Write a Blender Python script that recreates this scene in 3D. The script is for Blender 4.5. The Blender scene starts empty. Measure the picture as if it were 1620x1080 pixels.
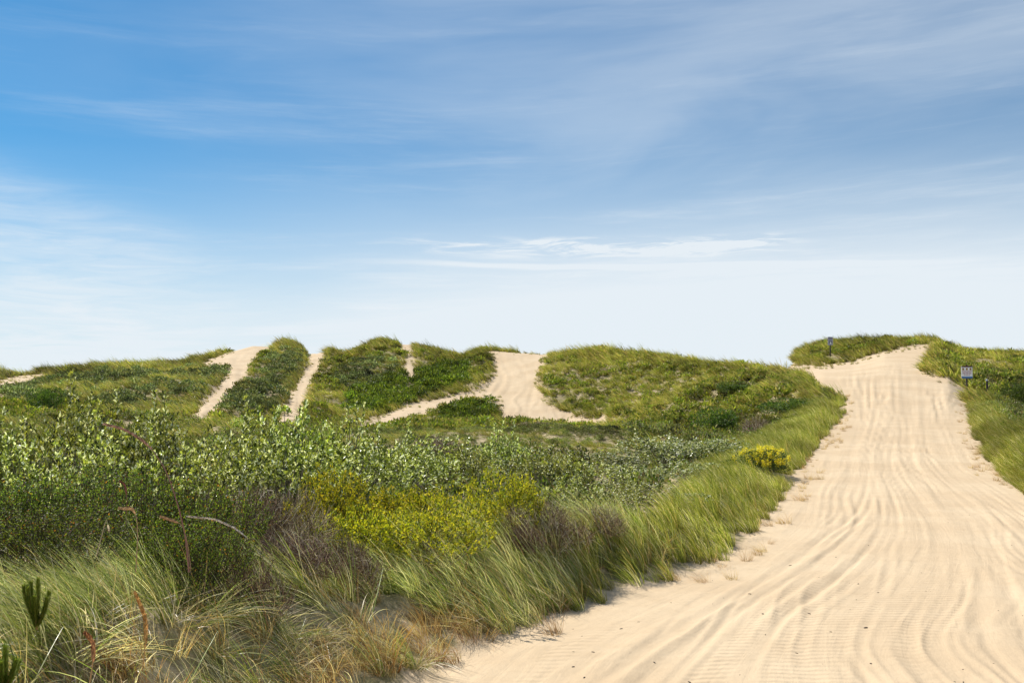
import bpy, math
import numpy as np
R = math.radians
sc = bpy.context.scene
# ------------------------------------------------------------------ camera, sky, sun, exposure
EYE = 2.24
F = 1575.0                       # focal length in photo pixels (1620 wide)
PITCH = math.atan(100 / F)
cd = bpy.data.cameras.new('camera'); cam = bpy.data.objects.new('camera', cd)
sc.collection.objects.link(cam)
cam.location = (0, 0, EYE); cam.rotation_euler = (R(90) + PITCH, 0, 0)
cd.sensor_width = 36; cd.lens = 36 * F / 1620; cd.clip_end = 5000; cd.clip_start = 0.05
sc.camera = cam
SUN_EL, SUN_AZ = 49.0, -50.0     # azimuth measured from +Y (view direction) towards +X
sc.view_settings.view_transform = 'Standard'; sc.view_settings.look = 'None'
sc.view_settings.exposure = 0.38; sc.view_settings.gamma = 1

w = bpy.data.worlds.new('World'); sc.world = w; w.use_nodes = True
nt = w.node_tree; N = nt.nodes; L = nt.links
for n in list(N): N.remove(n)
def nd(t, **k):
    n = N.new(t)
    for a, b in k.items(): setattr(n, a, b)
    return n
def mth(op, a, b=None, c=None, clamp=False):
    n = N.new('ShaderNodeMath'); n.operation = op; n.use_clamp = clamp
    for i, v in enumerate((a, b, c)):
        if v is None: continue
        if isinstance(v, (int, float)): n.inputs[i].default_value = v
        else: L.new(v, n.inputs[i])
    return n.outputs[0]
def mrange(v, a, b, c=0.0, d=1.0, smooth=True):
    n = N.new('ShaderNodeMapRange'); n.interpolation_type = 'SMOOTHSTEP' if smooth else 'LINEAR'
    L.new(v, n.inputs[0])
    for i, x in zip((1, 2, 3, 4), (a, b, c, d)): n.inputs[i].default_value = x
    return n.outputs[0]
def cxyz(x, y, z=0.0):
    n = N.new('ShaderNodeCombineXYZ')
    for i, v in enumerate((x, y, z)):
        if isinstance(v, (int, float)): n.inputs[i].default_value = v
        else: L.new(v, n.inputs[i])
    return n.outputs[0]
def noise(vec, scale, detail=4, rough=.55, dist=0.0):
    n = N.new('ShaderNodeTexNoise'); L.new(vec, n.inputs['Vector'])
    n.inputs['Scale'].default_value = scale; n.inputs['Detail'].default_value = detail
    n.inputs['Roughness'].default_value = rough; n.inputs['Distortion'].default_value = dist
    return n.outputs[0]
sky = nd('ShaderNodeTexSky'); sky.sky_type = 'NISHITA'; sky.sun_disc = False
sky.sun_elevation = R(SUN_EL); sky.sun_rotation = R(SUN_AZ)
sky.air_density = 1.0; sky.dust_density = 0.3; sky.ozone_density = 3.0
tc = nd('ShaderNodeTexCoord'); nrm = nd('ShaderNodeVectorMath', operation='NORMALIZE'); L.new(tc.outputs['Generated'], nrm.inputs[0])
sp = nd('ShaderNodeSeparateXYZ'); L.new(nrm.outputs[0], sp.inputs[0])
az = mth('ARCTAN2', sp.outputs[0], sp.outputs[1]); el = sp.outputs[2]
# cirrus: broad veils, long streaks, fine fibres, one thin bright band low over the horizon
warp = noise(cxyz(mth('MULTIPLY', az, 2.0), mth('MULTIPLY', el, 5.0)), 1.2, 3)
el2 = mth('ADD', mth('ADD', el, mth('MULTIPLY', az, -0.03)), mth('MULTIPLY', warp, 0.03))
veil = noise(cxyz(mth('MULTIPLY', az, 1.3), mth('MULTIPLY', el2, 6.0), 3.1), 1.7, 5, .55, .4)
streak = noise(cxyz(mth('MULTIPLY', az, 1.6), mth('MULTIPLY', el2, 22.0), 4.4), 1.5, 9, .66, .25)
fibre = noise(cxyz(mth('MULTIPLY', mth('ADD', az, mth('MULTIPLY', el, 1.2)), 7.0), mth('MULTIPLY', el2, 60.0), 1.4), 1.6, 6, .65, .6)
low = mth('MULTIPLY', mrange(mth('ADD', el, mth('MULTIPLY', mth('SUBTRACT', veil, .5), .10)), 0.27, 0.045), mrange(az, -.5, .05, .80, 1.0))
lows = mth('POWER', low, 1.35)
m1 = mth('MULTIPLY', mth('MULTIPLY', mrange(veil, .40, .72), mrange(el, .45, .12, .30, .50)), mrange(az, -.5, .1, .35, 1.0))
m2 = mth('MULTIPLY', mth('MULTIPLY', mrange(streak, .46, .78), mrange(fibre, .3, .7, .45, 1.0)), mrange(el, .42, .15, .22, .50))
# thin band
bw = mth('ADD', el, mth('MULTIPLY', mth('SUBTRACT', warp, .5), .025))
bc = mth('ABSOLUTE', mth('SUBTRACT', bw, mth('ADD', .139, mth('MULTIPLY', az, -0.012))))
band = mth('MULTIPLY', mrange(bc, .004, .0005), mth('MULTIPLY', mrange(az, -.22, -.02), mrange(az, .50, .28)))
bc2 = mth('ABSOLUTE', mth('SUBTRACT', bw, .157))
band2 = mth('MULTIPLY', mth('MULTIPLY', mrange(bc2, .013, .002), mrange(fibre, .42, .66)), mth('MULTIPLY', mrange(az, -.22, .10), mrange(az, .32, .20)))
bandm = mth('ADD', mth('MULTIPLY', band, .20), mth('MULTIPLY', band2, .75))
mask = mth('ADD', mth('ADD', mth('MULTIPLY', lows, .90), mth('MULTIPLY', m1, .28)), mth('ADD', mth('MULTIPLY', m2, .50), bandm))
base = mth('MULTIPLY', mrange(az, -.55, .25, .02, .31), mrange(veil, .15, .6, .45, 1.15))
wedge = mth('MULTIPLY', mrange(mth('ADD', el, mth('MULTIPLY', az, .28)), .10, .04), mrange(az, -.2, -.42))   # pale streaky bank low at left
mask = mth('ADD', mask, mth('ADD', base, mth('MULTIPLY', mth('MULTIPLY', wedge, mrange(fibre, .25, .75, .35, 1.0)), .35)))
mask = mth('MULTIPLY', mth('MINIMUM', mask, 1.0), .97)
tintn = nd('ShaderNodeMix', data_type='RGBA', blend_type='MULTIPLY'); tintn.inputs[0].default_value = 1
L.new(sky.outputs[0], tintn.inputs[6]); tintn.inputs[7].default_value = (.21, .58, .75, 1)
mx = nd('ShaderNodeMix', data_type='RGBA'); L.new(mask, mx.inputs[0]); L.new(tintn.outputs[2], mx.inputs[6])
mx.inputs[7].default_value = (6.25, 6.75, 7.15, 1)
bg = nd('ShaderNodeBackground'); L.new(mx.outputs[2], bg.inputs[0]); bg.inputs[1].default_value = 0.10
wo = nd('ShaderNodeOutputWorld'); L.new(bg.outputs[0], wo.inputs[0])

sl = bpy.data.lights.new('sun', 'SUN'); sl.energy = 4.9; sl.angle = R(0.55); sl.color = (1, .95, .86)
so = bpy.data.objects.new('sun', sl); sc.collection.objects.link(so)
so.rotation_euler = (R(90 - SUN_EL), 0, R(-SUN_AZ + 180))
sc.cycles.max_bounces = 6; sc.cycles.transparent_max_bounces = 4

# ------------------------------------------------------------------ helpers
rng = np.random.default_rng(7)
def hash2(ix, iy, s):
    h = (ix.astype(np.int64) * 374761393 + iy.astype(np.int64) * 668265263 + s * 1442695041) & 0x7fffffff
    h = ((h ^ (h >> 13)) * 1274126177) & 0x7fffffff
    return ((h ^ (h >> 16)) & 0xffff) / 65535.0
def vnoise(x, y, s=0):
    ix, iy = np.floor(x), np.floor(y); fx, fy = x - ix, y - iy
    fx = fx * fx * (3 - 2 * fx); fy = fy * fy * (3 - 2 * fy)
    a, b = hash2(ix, iy, s), hash2(ix + 1, iy, s); c, d = hash2(ix, iy + 1, s), hash2(ix + 1, iy + 1, s)
    return (a * (1 - fx) + b * fx) * (1 - fy) + (c * (1 - fx) + d * fx) * fy
def fbm(x, y, s=0, o=4):
    t, a, n = 0, .5, 0
    for k in range(o): t = t + a * vnoise(x * 2**k + 13.7 * k, y * 2**k + 7.3 * k, s + k); n += a; a *= .5
    return t / n
def sstep(a, b, x):
    t = np.clip((x - a) / (b - a), 0, 1); return t * t * (3 - 2 * t)
CP, SP = math.cos(PITCH), math.sin(PITCH)
def yz(d, py):                    # height (relative to the eye) of what shows at image row py and distance d
    v = (540 - py) / F; return d * (SP + v * CP) / (CP - v * SP)
def proj(x, y, z):                # world (z relative to eye) -> photo pixels
    f = y * CP + z * SP; u = -y * SP + z * CP
    return 810 + F * x / f, 540 - F * u / f
def tab(pts): a = np.array(pts, float); return a
def ip(x, t, k=1): return np.interp(x, t[:, 0], t[:, k])
# ------------------------------------------------------------------ the land: heights
ZB = tab([(0, -2.24), (13.5, -2.23), (21, -2.13), (30, -1.9), (40, -1.52), (50, -.63), (60, .76), (70, 2.2), (80, 3.55), (95, 5.5)])
# track edges: distance, photo column
LE = tab([(0, -1500), (4, 150), (6, 480), (7.4, 640), (8, 690), (9.1, 745), (9.8, 800), (10.8, 900), (12, 1000), (13, 1070), (14, 1130), (15.7, 1180), (19, 1212), (24, 1245), (30, 1268), (36, 1288), (43, 1310), (52, 1336), (60, 1340)])
RE = tab([(0, 6000), (6, 3600), (10, 2300), (15, 1900), (18, 1790), (21, 1680), (23, 1620), (26, 1590), (30, 1566), (37, 1550), (45, 1535), (52, 1530), (60, 1528), (66, 1515)])
def line(pts): return np.array(pts, float)       # (column, distance, row)
LF = line([(-900, 60, 665), (0, 60, 658), (200, 60, 660), (400, 70, 658), (500, 75, 664), (600, 78, 680), (700, 80, 676), (800, 88, 667), (900, 88, 673), (1000, 80, 677), (1100, 65, 690), (1200, 55, 695), (1300, 50, 664), (1400, 50, 660), (1530, 50, 662), (1620, 50, 668), (2600, 50, 665)])
LM = line([(-900, 75, 640), (0, 76, 632), (200, 78, 628), (400, 90, 620), (500, 92, 622), (600, 95, 640), (700, 97, 636), (790, 102, 622), (900, 98, 625), (1000, 92, 628), (1100, 80, 640), (1180, 72, 640), (1235, 70, 612), (1300, 68, 600), (1400, 68, 597), (1500, 67, 602), (1540, 66, 626), (1620, 66, 641), (1800, 66, 630), (2600, 70, 630)])
LN = line([(-900, 95, 612), (0, 96, 607), (60, 97, 603), (200, 96, 596), (300, 102, 588), (350, 110, 580), (400, 112, 575), (500, 112, 585), (600, 112, 582), (700, 114, 590), (790, 113, 582), (900, 108, 580), (1000, 103, 585), (1100, 95, 592), (1180, 86, 600), (1235, 80, 591), (1262, 89, 580), (1350, 89, 573), (1400, 88, 562), (1470, 90, 556), (1490, 88, 560), (1530, 84, 580), (1620, 85, 586), (2600, 90, 590)])
SKY = [(-900, 590), (-300, 588), (0, 590), (20, 592), (50, 592), (70, 589), (100, 591), (130, 588), (170, 580), (200, 578), (290, 579), (310, 574), (350, 560), (385, 549), (400, 545), (412, 546), (430, 548), (440, 548), (455, 544), (470, 548), (485, 557), (490, 558), (514, 555), (525, 556), (545, 564), (560, 562), (580, 550), (600, 539), (615, 539), (630, 543), (638, 542), (652, 542), (662, 547), (690, 553), (735, 565), (760, 553), (785, 552), (830, 556), (870, 559), (895, 559), (920, 556), (960, 555), (1000, 556), (1050, 560), (1100, 564), (1140, 571), (1180, 579), (1215, 584), (1230, 584), (1245, 583), (1255, 574), (1264, 552), (1280, 544), (1300, 539), (1340, 539), (1400, 539), (1440, 538), (1480, 535), (1500, 543), (1530, 550), (1620, 553), (1900, 556), (2600, 560)]
CD = tab([(-900, 112), (250, 112), (330, 122), (400, 130), (500, 130), (600, 126), (700, 125), (800, 122), (900, 117), (1000, 112), (1100, 105), (1180, 96), (1235, 88), (1262, 98), (1300, 101), (1480, 101), (1620, 105), (2600, 110)])
LC = np.array([(p, np.interp(p, CD[:, 0], CD[:, 1]), y) for p, y in SKY])
def poly_dist(x, y, E):
    px = 810 + 0; X = (E[:, 1] - 810) / F * E[:, 0]; Y = E[:, 0]
    best = np.full(np.shape(x), 1e9)
    for i in range(len(X) - 1):
        ax, ay, bx, by = X[i], Y[i], X[i + 1], Y[i + 1]
        t = np.clip(((x - ax) * (bx - ax) + (y - ay) * (by - ay)) / ((bx - ax)**2 + (by - ay)**2 + 1e-9), 0, 1)
        best = np.minimum(best, np.hypot(x - ax - t * (bx - ax), y - ay - t * (by - ay)))
    return best
PLAT = tab([(0, 1.25), (4, 1.1), (6, .95), (8, .72), (10, .58), (13, .42), (20, .15), (30, -.2), (40, -.5), (45, -.5)])
def base_col(p, d):
    zl = ip(d, ZB) + ip(d, PLAT); zr = ip(d, ZB) + np.interp(d, [0, 20, 45], [.2, .3, .2])
    # edges in columns
    le, re_ = ip(d, LE), ip(d, RE)
    m = 1.6 * F / np.maximum(d, 1)
    wl = sstep(0, 1, (le - p) / m); wr = sstep(0, 1, (p - re_) / m)
    z0 = ip(d, ZB); near = z0 + wl * (zl - z0) + wr * (zr - z0)
    out = near
    prev_d = np.full_like(d, 44.0); prev_z = None
    zl44 = ip(prev_d, ZB) + wl * (ip(prev_d, PLAT)) + wr * .2
    prev_z = zl44
    for LL in (LF, LM, LN, LC):
        ld = np.interp(p, LL[:, 0], LL[:, 1]); lz = yz(ld, np.interp(p, LL[:, 0], LL[:, 2]))
        t = (d - prev_d) / (ld - prev_d); out = np.where((d > prev_d) & (t <= 1), prev_z + t * (lz - prev_z), out)
        prev_d, prev_z = ld, lz
    dd = d - prev_d
    beh = prev_z - .012 * dd - .0030 * np.clip(dd, 0, 60)**2
    beh = np.maximum(beh, -3.5)
    return np.where(dd > 0, beh, out)
def height(x, y, detail=True):
    """ground height (z relative to the eye) at world x, y"""
    x = np.asarray(x, float); y = np.asarray(y, float); d = y; p = 810 + F * x / np.maximum(y, .3)
    z = 0; ks = (-2, -1, 0, 1, 2)
    for k in ks: z = z + base_col(p, d * (1 + .012 * k))
    z = z / len(ks)
    if not detail: return z
    le, re_ = ip(d, LE), ip(d, RE)
    near = sstep(62, 50, d)
    sl_ = np.where(p < le, poly_dist(x, y, LE), 0); sr_ = np.where(p > re_, poly_dist(x, y, RE), 0)
    z = z + near * np.interp(d, [12, 25, 35], [.15, .25, .42]) * sstep(.1, 1.1, sl_) * np.exp(-(sl_ / 3.2)**2) * sstep(9, 16, d)
    z = z + near * .55 * sstep(.1, 1.2, sr_) * np.exp(-(sr_ / 3.2)**2)
    # hollow scarp and little humps on the near bank
    z = z + sstep(.2, 1.2, sl_) * sstep(18, 9, d) * (fbm(x * 1.3, y * 1.3, 5) - .5) * .55
    hum = (fbm(x / 5, y / 5, 11, 4) - .5) * 1.3 + (fbm(x / 17, y / 17, 21, 3) - .5) * 1.6
    veg = np.maximum(sstep(.3, 3, sl_), sstep(.3, 3, sr_))
    tr = sandness(x, y, z)
    z = z + hum * (1 - np.clip(tr, 0, 1)) * np.where(d < 52, veg, 1) * sstep(14, 40, d)
    return z
# sand polygons (photo pixels) on the far slopes
POLY = {
 'main': [(1200, 700), (1338, 640), (1330, 621), (1305, 617), (1284, 610), (1291, 601), (1275, 592), (1252, 586), (1232, 582), (1222, 570), (1256, 570), (1257, 579), (1300, 580), (1350, 573), (1400, 559), (1440, 549), (1476, 545), (1479, 549), (1470, 562), (1461, 577), (1459, 590), (1480, 600), (1511, 607), (1524, 622), (1530, 640), (1532, 700)],
 'middle': [(784, 558), (870, 558.5), (866, 563), (855, 574), (847, 600), (852, 618), (862, 638), (885, 652), (920, 664), (962, 667), (945, 672), (905, 670), (885, 662), (850, 663), (800, 662), (797, 640), (787, 627), (760, 628), (700, 641), (640, 661), (600, 676), (560, 682), (575, 672), (610, 658), (660, 642), (720, 631), (765, 617), (786, 600), (788, 575)],
 'left': [(432, 540), (412, 540), (392, 547), (368, 557), (325, 577), (362, 577), (366, 590), (350, 615), (325, 640), (300, 670), (330, 668), (358, 630), (385, 602), (394, 577), (405, 561), (432, 548)],
 'second': [(487, 548), (515, 548), (513, 562), (503, 585), (493, 606), (485, 640), (472, 670), (440, 670), (460, 632), (480, 598), (492, 575)],
 'narrow': [(636, 530), (654, 530), (652, 548), (651, 560), (656, 585), (657, 601), (643, 601), (644, 580), (646, 562), (640, 552)],
 'far_left': [(-200, 640), (-60, 618), (0, 607), (30, 599), (58, 596), (72, 597), (50, 603), (20, 610), (0, 616), (-60, 629), (-200, 660)],
}
def inpoly(px, py, P):
    P = np.array(P, float); r = np.zeros(np.shape(px), bool); j = len(P) - 1
    for i in range(len(P)):
        xi, yi, xj, yj = *P[i], *P[j]
        c = ((yi > py) != (yj > py)) & (px < (xj - xi) * (py - yi) / (yj - yi + 1e-12) + xi)
        r ^= c; j = i
    return r
def sdpoly(px, py, P):            # signed distance in pixels, positive inside
    P = np.array(P, float); best = np.full(np.shape(px), 1e9)
    for i in range(len(P)):
        ax, ay = P[i - 1]; bx, by = P[i]
        t = np.clip(((px - ax) * (bx - ax) + (py - ay) * (by - ay)) / ((bx - ax)**2 + (by - ay)**2 + 1e-9), 0, 1)
        best = np.minimum(best, np.hypot(px - ax - t * (bx - ax), py - ay - t * (by - ay)))
    return np.where(inpoly(px, py, P), best, -best)
def sand_sd(x, y, zsmooth):
    """signed distance (photo px on far slopes, scaled metres nearby) to sand, and which track"""
    p, q = proj(x, y, zsmooth)
    pc = 810 + F * x / np.maximum(y, .3)
    cdist = np.interp(pc, LC[:, 0], LC[:, 1]); cy = np.interp(pc, LC[:, 0], LC[:, 2])
    q = np.where(y > cdist, cy - .5, q); q = np.maximum(q, cy - 1.5)
    best = np.full(np.shape(x), -1e9); wh = np.zeros(np.shape(x), int)
    for k, (nm, P) in enumerate(POLY.items()):
        s = sdpoly(p, q, P); s = np.where(y > 54, s, -1e9) if nm == 'main' else np.where(y > 60, s, -1e9)
        s = s + (1.8 if nm in ('left', 'second', 'far_left') else 1.5 if nm != 'main' else 0); wh = np.where(s > best, k + 1, wh); best = np.maximum(best, s)
    le, re_ = ip(y, LE), ip(y, RE)
    dl, dr = poly_dist(x, y, LE), poly_dist(x, y, RE)
    ins = (pc > le) & (pc < re_); s = np.minimum(dl, dr) * np.where(ins, 1, -1) * 22
    near = (y <= 58); take = near & ((y <= 54) | (s > best))
    wh = np.where(take, 1, wh); best = np.where(take, s, best)
    return best, wh
def sandness(x, y, z):
    s, _ = sand_sd(x, y, z); return sstep(-14, 3, s)

# grid: columns of equal bearing, rows of growing distance
cols = np.concatenate([np.arange(-900, -40, 20), np.arange(-40, 1680, 3.4), np.arange(1680, 2700, 14)])
rows = [1.6]
while rows[-1] < 160: rows.append(rows[-1] * (1.0062 if rows[-1] < 60 else 1.0048))
rows = np.array(rows + [175, 200, 240, 300, 400, 600, 1000, 1800, 3000])
PC, D = np.meshgrid(cols, rows); X = (PC - 810) / F * D; Y = D
Zs = height(X, Y, False)
Z = height(X, Y)
SD, WH = sand_sd(X, Y, Zs)
edge = (fbm(X * .9, Y * .9, 31, 3) - .5) * np.where(Y < 56, 26, 7)
SDn = SD + edge
# wheel ruts on the main track
def esm(T, hi):
    t = 0
    for k in np.linspace(-1, 1, 13): t = t + ip(np.clip(D * np.exp(.32 * k), 0, hi), T) * (1 - abs(k) * .8)
    return t / sum(1 - abs(k) * .8 for k in np.linspace(-1, 1, 13))
LR = LE.copy(); RR = np.array([(0, 4200), (6, 2700), (8, 2250), (10, 2030), (15, 1830), (21, 1690), (26, 1610), (30, 1575), (37, 1550), (45, 1535), (66, 1515)], float)
LR[0, 1] = -400
le, re_ = esm(LR, 60), esm(RR, 66)
U = (PC - le) / np.maximum(re_ - le, 10)
arc = D
wid = (re_ - le) / F * D
LD = np.log(D) * 6
wob = (fbm(U * 3, LD / 3.2, 61, 2) - .5) * .11 + (fbm(U * 8 + 3, LD * .9, 64, 2) - .5) * .022
UU = U + wob
def ridged(a): return 1 - np.abs(2 * a - 1)
UB = U + (fbm(U * 4 + 9, LD / 2.8 + 5, 62, 2) - .5) * .22
rut = (ridged(vnoise(UU * 42 + 5, LD / 3.5, 73)) - .5) * .55 + (vnoise(UU * 78, LD / 3, 71) - .5) * .55 + (ridged(vnoise(UB * 56, LD / 3, 76)) - .5) * .45 + (vnoise(UB * 110, LD / 1.6, 75) - .5) * .35
rut = rut * (.5 + .9 * sstep(.3, .65, fbm(UU * 9 + 4, LD / 2.5, 77, 2)))
chute = sstep(0, 8, SDn) * (WH > 1); q_ = PC / 5.5 + (fbm(PC / 60, D / 9, 66, 2) - .5) * 9
Z = Z + chute * ((vnoise(q_, D / 14, 67) - .5) * .16 + (vnoise(q_ * 2.3, D / 9, 68) - .5) * .07 + (fbm(X / 1.5, Y / 2.5, 69, 2) - .5) * .14)
swell = fbm(X / 2.2, Y / 3.0, 81, 3) - .5
lenfac = np.interp(D, [2, 8, 14, 25, 40, 60, 75, 95], [.022, .028, .034, .048, .07, .10, .085, .0])
inn = sstep(2, 26, SDn) * (WH == 1)
Z = Z + inn * (rut * lenfac * np.interp(D, [0, 60, 75, 100], [1, 1, .6, .0]) + swell * .05 * sstep(80, 40, D))
Z = Z + (1 - sstep(-5, 10, SDn)) * (fbm(X * 2, Y * 2, 91, 3) - .5) * .12 * sstep(60, 20, D)
VEG = 1 - sstep(-16, 6, SDn)
# treads live in these ruts
TREAD = sstep(.40, .6, vnoise(UU * 26 + 3, LD / 5, 97)) * inn * sstep(.36, .5, fbm(UU * 11, LD / 3, 95, 2)) * sstep(17, 11, D)

# ------------------------------------------------------------------ materials
def mat(name):
    m = bpy.data.materials.new(name); m.use_nodes = True
    global nt, N, L
    nt = m.node_tree; N = nt.nodes; L = nt.links
    for n in list(N): N.remove(n)
    return m
def attr(n, typ='GEOMETRY'):
    a = nd('ShaderNodeAttribute'); a.attribute_name = n; a.attribute_type = typ; return a
def mixc(f, a, b, blend='MIX'):
    n = nd('ShaderNodeMix', data_type='RGBA', blend_type=blend)
    for i, v in ((0, f), (6, a), (7, b)):
        if isinstance(v, (int, float)): n.inputs[i].default_value = v
        elif isinstance(v, tuple): n.inputs[i].default_value = (*v, 1)[:4]
        else: L.new(v, n.inputs[i])
    return n.outputs[2]
def bump(h, dist, strength=1.0, prev=None):
    b = nd('ShaderNodeBump'); b.inputs['Strength'].default_value = strength; b.inputs['Distance'].default_value = dist
    L.new(h, b.inputs['Height'])
    if prev is not None: L.new(prev, b.inputs['Normal'])
    return b.outputs[0]
def finish(col, rough=.9, normal=None, spec=.3):
    p = nd('ShaderNodeBsdfPrincipled')
    if isinstance(col, tuple): p.inputs['Base Color'].default_value = (*col, 1)
    else: L.new(col, p.inputs['Base Color'])
    p.inputs['Roughness'].default_value = rough; p.inputs['Specular IOR Level'].default_value = spec
    if normal is not None: L.new(normal, p.inputs['Normal'])
    o = nd('ShaderNodeOutputMaterial'); L.new(p.outputs[0], o.inputs[0]); return p
SAND_A, SAND_B = (.58, .45, .30), (.525, .395, .255)
def sand_nodes():
    g = nd('ShaderNodeNewGeometry'); pos = g.outputs['Position']
    n1 = noise(pos, .35, 5, .6); n2 = noise(pos, 3.5, 5, .65); n3 = noise(pos, 90, 2, .6)
    c = mixc(mrange(n1, .35, .65), SAND_A, SAND_B); c = mixc(mrange(n2, .45, .75, 0, .35), c, (.46, .34, .215))
    c = mixc(mrange(n3, .60, .78, 0, .30), c, (.30, .20, .12))
    return c, pos, n2, n3
M = {}
M['sand'] = mat('sand')
c, pos, n2, n3 = sand_nodes()
fl = attr('flow').outputs['Vector']; tr = attr('tread').outputs['Fac']
s3 = nd('ShaderNodeSeparateXYZ'); L.new(fl, s3.inputs[0])
wv = mth('SINE', mth('ADD', mth('MULTIPLY', s3.outputs[1], 2 * math.pi / .13), mth('MULTIPLY', noise(pos, 1.7, 2), 9)))
rn = noise(cxyz(mth('MULTIPLY', s3.outputs[0], 60.0), mth('MULTIPLY', s3.outputs[1], .6)), 1.0, 4, .6, .7)
b1 = bump(n2, .020); b2 = bump(rn, .010, 1, b1); b3 = bump(mth('MULTIPLY', wv, tr), .0040, 1, b2); b4 = bump(n3, .0022, 1, b3)
c = mixc(mrange(rn, .5, .3, 0, .12), c, (.47, .345, .225))  # low rut lines tinted darker tan, groove shade put into the sand colour
finish(c, .95, b4, .15)
M['ground'] = mat('ground')
c, pos, n2, n3 = sand_nodes()
vg = attr('veg').outputs['Fac']
nn = noise(pos, 2.2, 6, .7); n4 = noise(pos, 14, 4, .7)
lit = mixc(mrange(n4, .35, .7), (.30, .235, .13), (.45, .37, .23))
lit = mixc(mrange(nn, .4, .62), lit, (.19, .165, .075))
f = mrange(mth('ADD', vg, mth('MULTIPLY', mth('SUBTRACT', nn, .5), 1.6)), .62, .98)
c = mixc(f, c, lit)
finish(c, .95, bump(n4, .03), .1)

def leafmat(name, rough=.5, transl=.35, tintamt=.5, spec=.4, tcol=(1.0, 1.05, .6)):
    m = mat(name); a = attr('col').outputs['Color']
    oi = nd('ShaderNodeObjectInfo'); ti = attr('tint', 'INSTANCER').outputs['Fac']
    hs = nd('ShaderNodeHueSaturation')
    L.new(mrange(oi.outputs['Random'], 0, 1, .482, .515, False), hs.inputs['Hue'])
    L.new(mth('MULTIPLY', mrange(oi.outputs['Random'], 0, 1, 1 - tintamt * .35, 1 + tintamt * .35, False), mth('ADD', 1.0, ti)), hs.inputs['Value'])
    hs.inputs['Saturation'].default_value = 1.0; L.new(a, hs.inputs['Color'])
    p = nd('ShaderNodeBsdfPrincipled'); L.new(hs.outputs[0], p.inputs['Base Color']); p.inputs['Roughness'].default_value = rough
    p.inputs['Specular IOR Level'].default_value = spec
    t = nd('ShaderNodeBsdfTranslucent'); L.new(mixc(1.0, hs.outputs[0], (tcol[0] * 1.6, tcol[1] * 1.6, tcol[2] * 1.6), 'MULTIPLY'), t.inputs[0])
    ms = nd('ShaderNodeMixShader'); ms.inputs[0].default_value = transl; L.new(p.outputs[0], ms.inputs[1]); L.new(t.outputs[0], ms.inputs[2])
    o = nd('ShaderNodeOutputMaterial'); L.new(ms.outputs[0], o.inputs[0]); return m
M['leaf'] = leafmat('glossy_leaf', .30, .25, .7, .5, (1.0, 1.0, .5))
M['soft'] = leafmat('soft_leaf', .6, .30, .6, .3)
M['grass'] = leafmat('grass_blade', .36, .38, .4, .5)
M['twig'] = leafmat('dry_twig', .8, .0, .4, .2)
def plain(name, colr, rough=.7, var=.25, scale=30):
    m = mat(name); g = nd('ShaderNodeTexCoord')
    n = noise(g.outputs['Object'], scale, 4)
    finish(mixc(mrange(n, .35, .7), colr, tuple(v * (1 - var) for v in colr)), rough, bump(n, .002)); return m
M['post'] = plain('dark_post', (.045, .035, .03)); M['white'] = plain('white_panel', (.88, .87, .86), .5, .04)
M['metal'] = plain('galvanised_cap', (.45, .46, .5), .45, .2); M['maroon'] = plain('maroon_paint', (.085, .015, .03), .5)
M['blue'] = plain('blue_paint', (.02, .16, .42), .5); M['amber'] = plain('amber_paint', (.62, .34, .03), .5)
M['red'] = plain('red_paint', (.42, .05, .07), .5); M['grey'] = plain('grey_panel', (.23, .24, .30), .5, .2)
M['pale'] = plain('pale_grey', (.42, .41, .50), .5); M['slate'] = plain('slate_paint', (.07, .07, .11), .5)
M['ink'] = plain('dark_ink', (.02, .02, .025), .5); M['chip'] = plain('dark_chip', (.06, .04, .03), .8)

# ------------------------------------------------------------------ mesh building
col = sc.collection
def mesh(name, V, Q, m, C=None, smooth=False, attrs=None):
    me = bpy.data.meshes.new(name); V = np.ascontiguousarray(V, np.float32); Q = np.ascontiguousarray(Q, np.int32)
    me.vertices.add(len(V)); me.vertices.foreach_set('co', V.ravel())
    k = Q.shape[1]; me.loops.add(Q.size); me.loops.foreach_set('vertex_index', Q.ravel())
    me.polygons.add(len(Q)); me.polygons.foreach_set('loop_start', np.arange(0, Q.size, k, dtype=np.int32))
    me.polygons.foreach_set('use_smooth', np.full(len(Q), smooth)); me.update(calc_edges=True)
    if C is not None:
        a = me.color_attributes.new('col', 'FLOAT_COLOR', 'POINT')
        a.data.foreach_set('color', np.concatenate([C, np.ones((len(C), 1))], 1).astype(np.float32).ravel())
    for n, v in (attrs or {}).items():
        if v.ndim == 2: a = me.attributes.new(n, 'FLOAT_VECTOR', 'POINT'); a.data.foreach_set('vector', v.astype(np.float32).ravel())
        elif v.dtype.kind == 'i': a = me.attributes.new(n, 'INT', 'POINT'); a.data.foreach_set('value', v.astype(np.int32))
        else: a = me.attributes.new(n, 'FLOAT', 'POINT'); a.data.foreach_set('value', v.astype(np.float32))
    if m: me.materials.append(m)
    return me
def obj(name, me, parent=None, loc=(0, 0, 0)):
    o = bpy.data.objects.new(name, me); o.location = loc
    if parent is not None: o.parent = parent
    col.objects.link(o); return o
def tag(o, label, cat, group=None, kind=None):
    o['label'] = label; o['category'] = cat
    if group: o['group'] = group
    if kind: o['kind'] = kind
    return o
def unit(v): return v / np.maximum(np.linalg.norm(v, axis=-1, keepdims=True), 1e-9)
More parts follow.
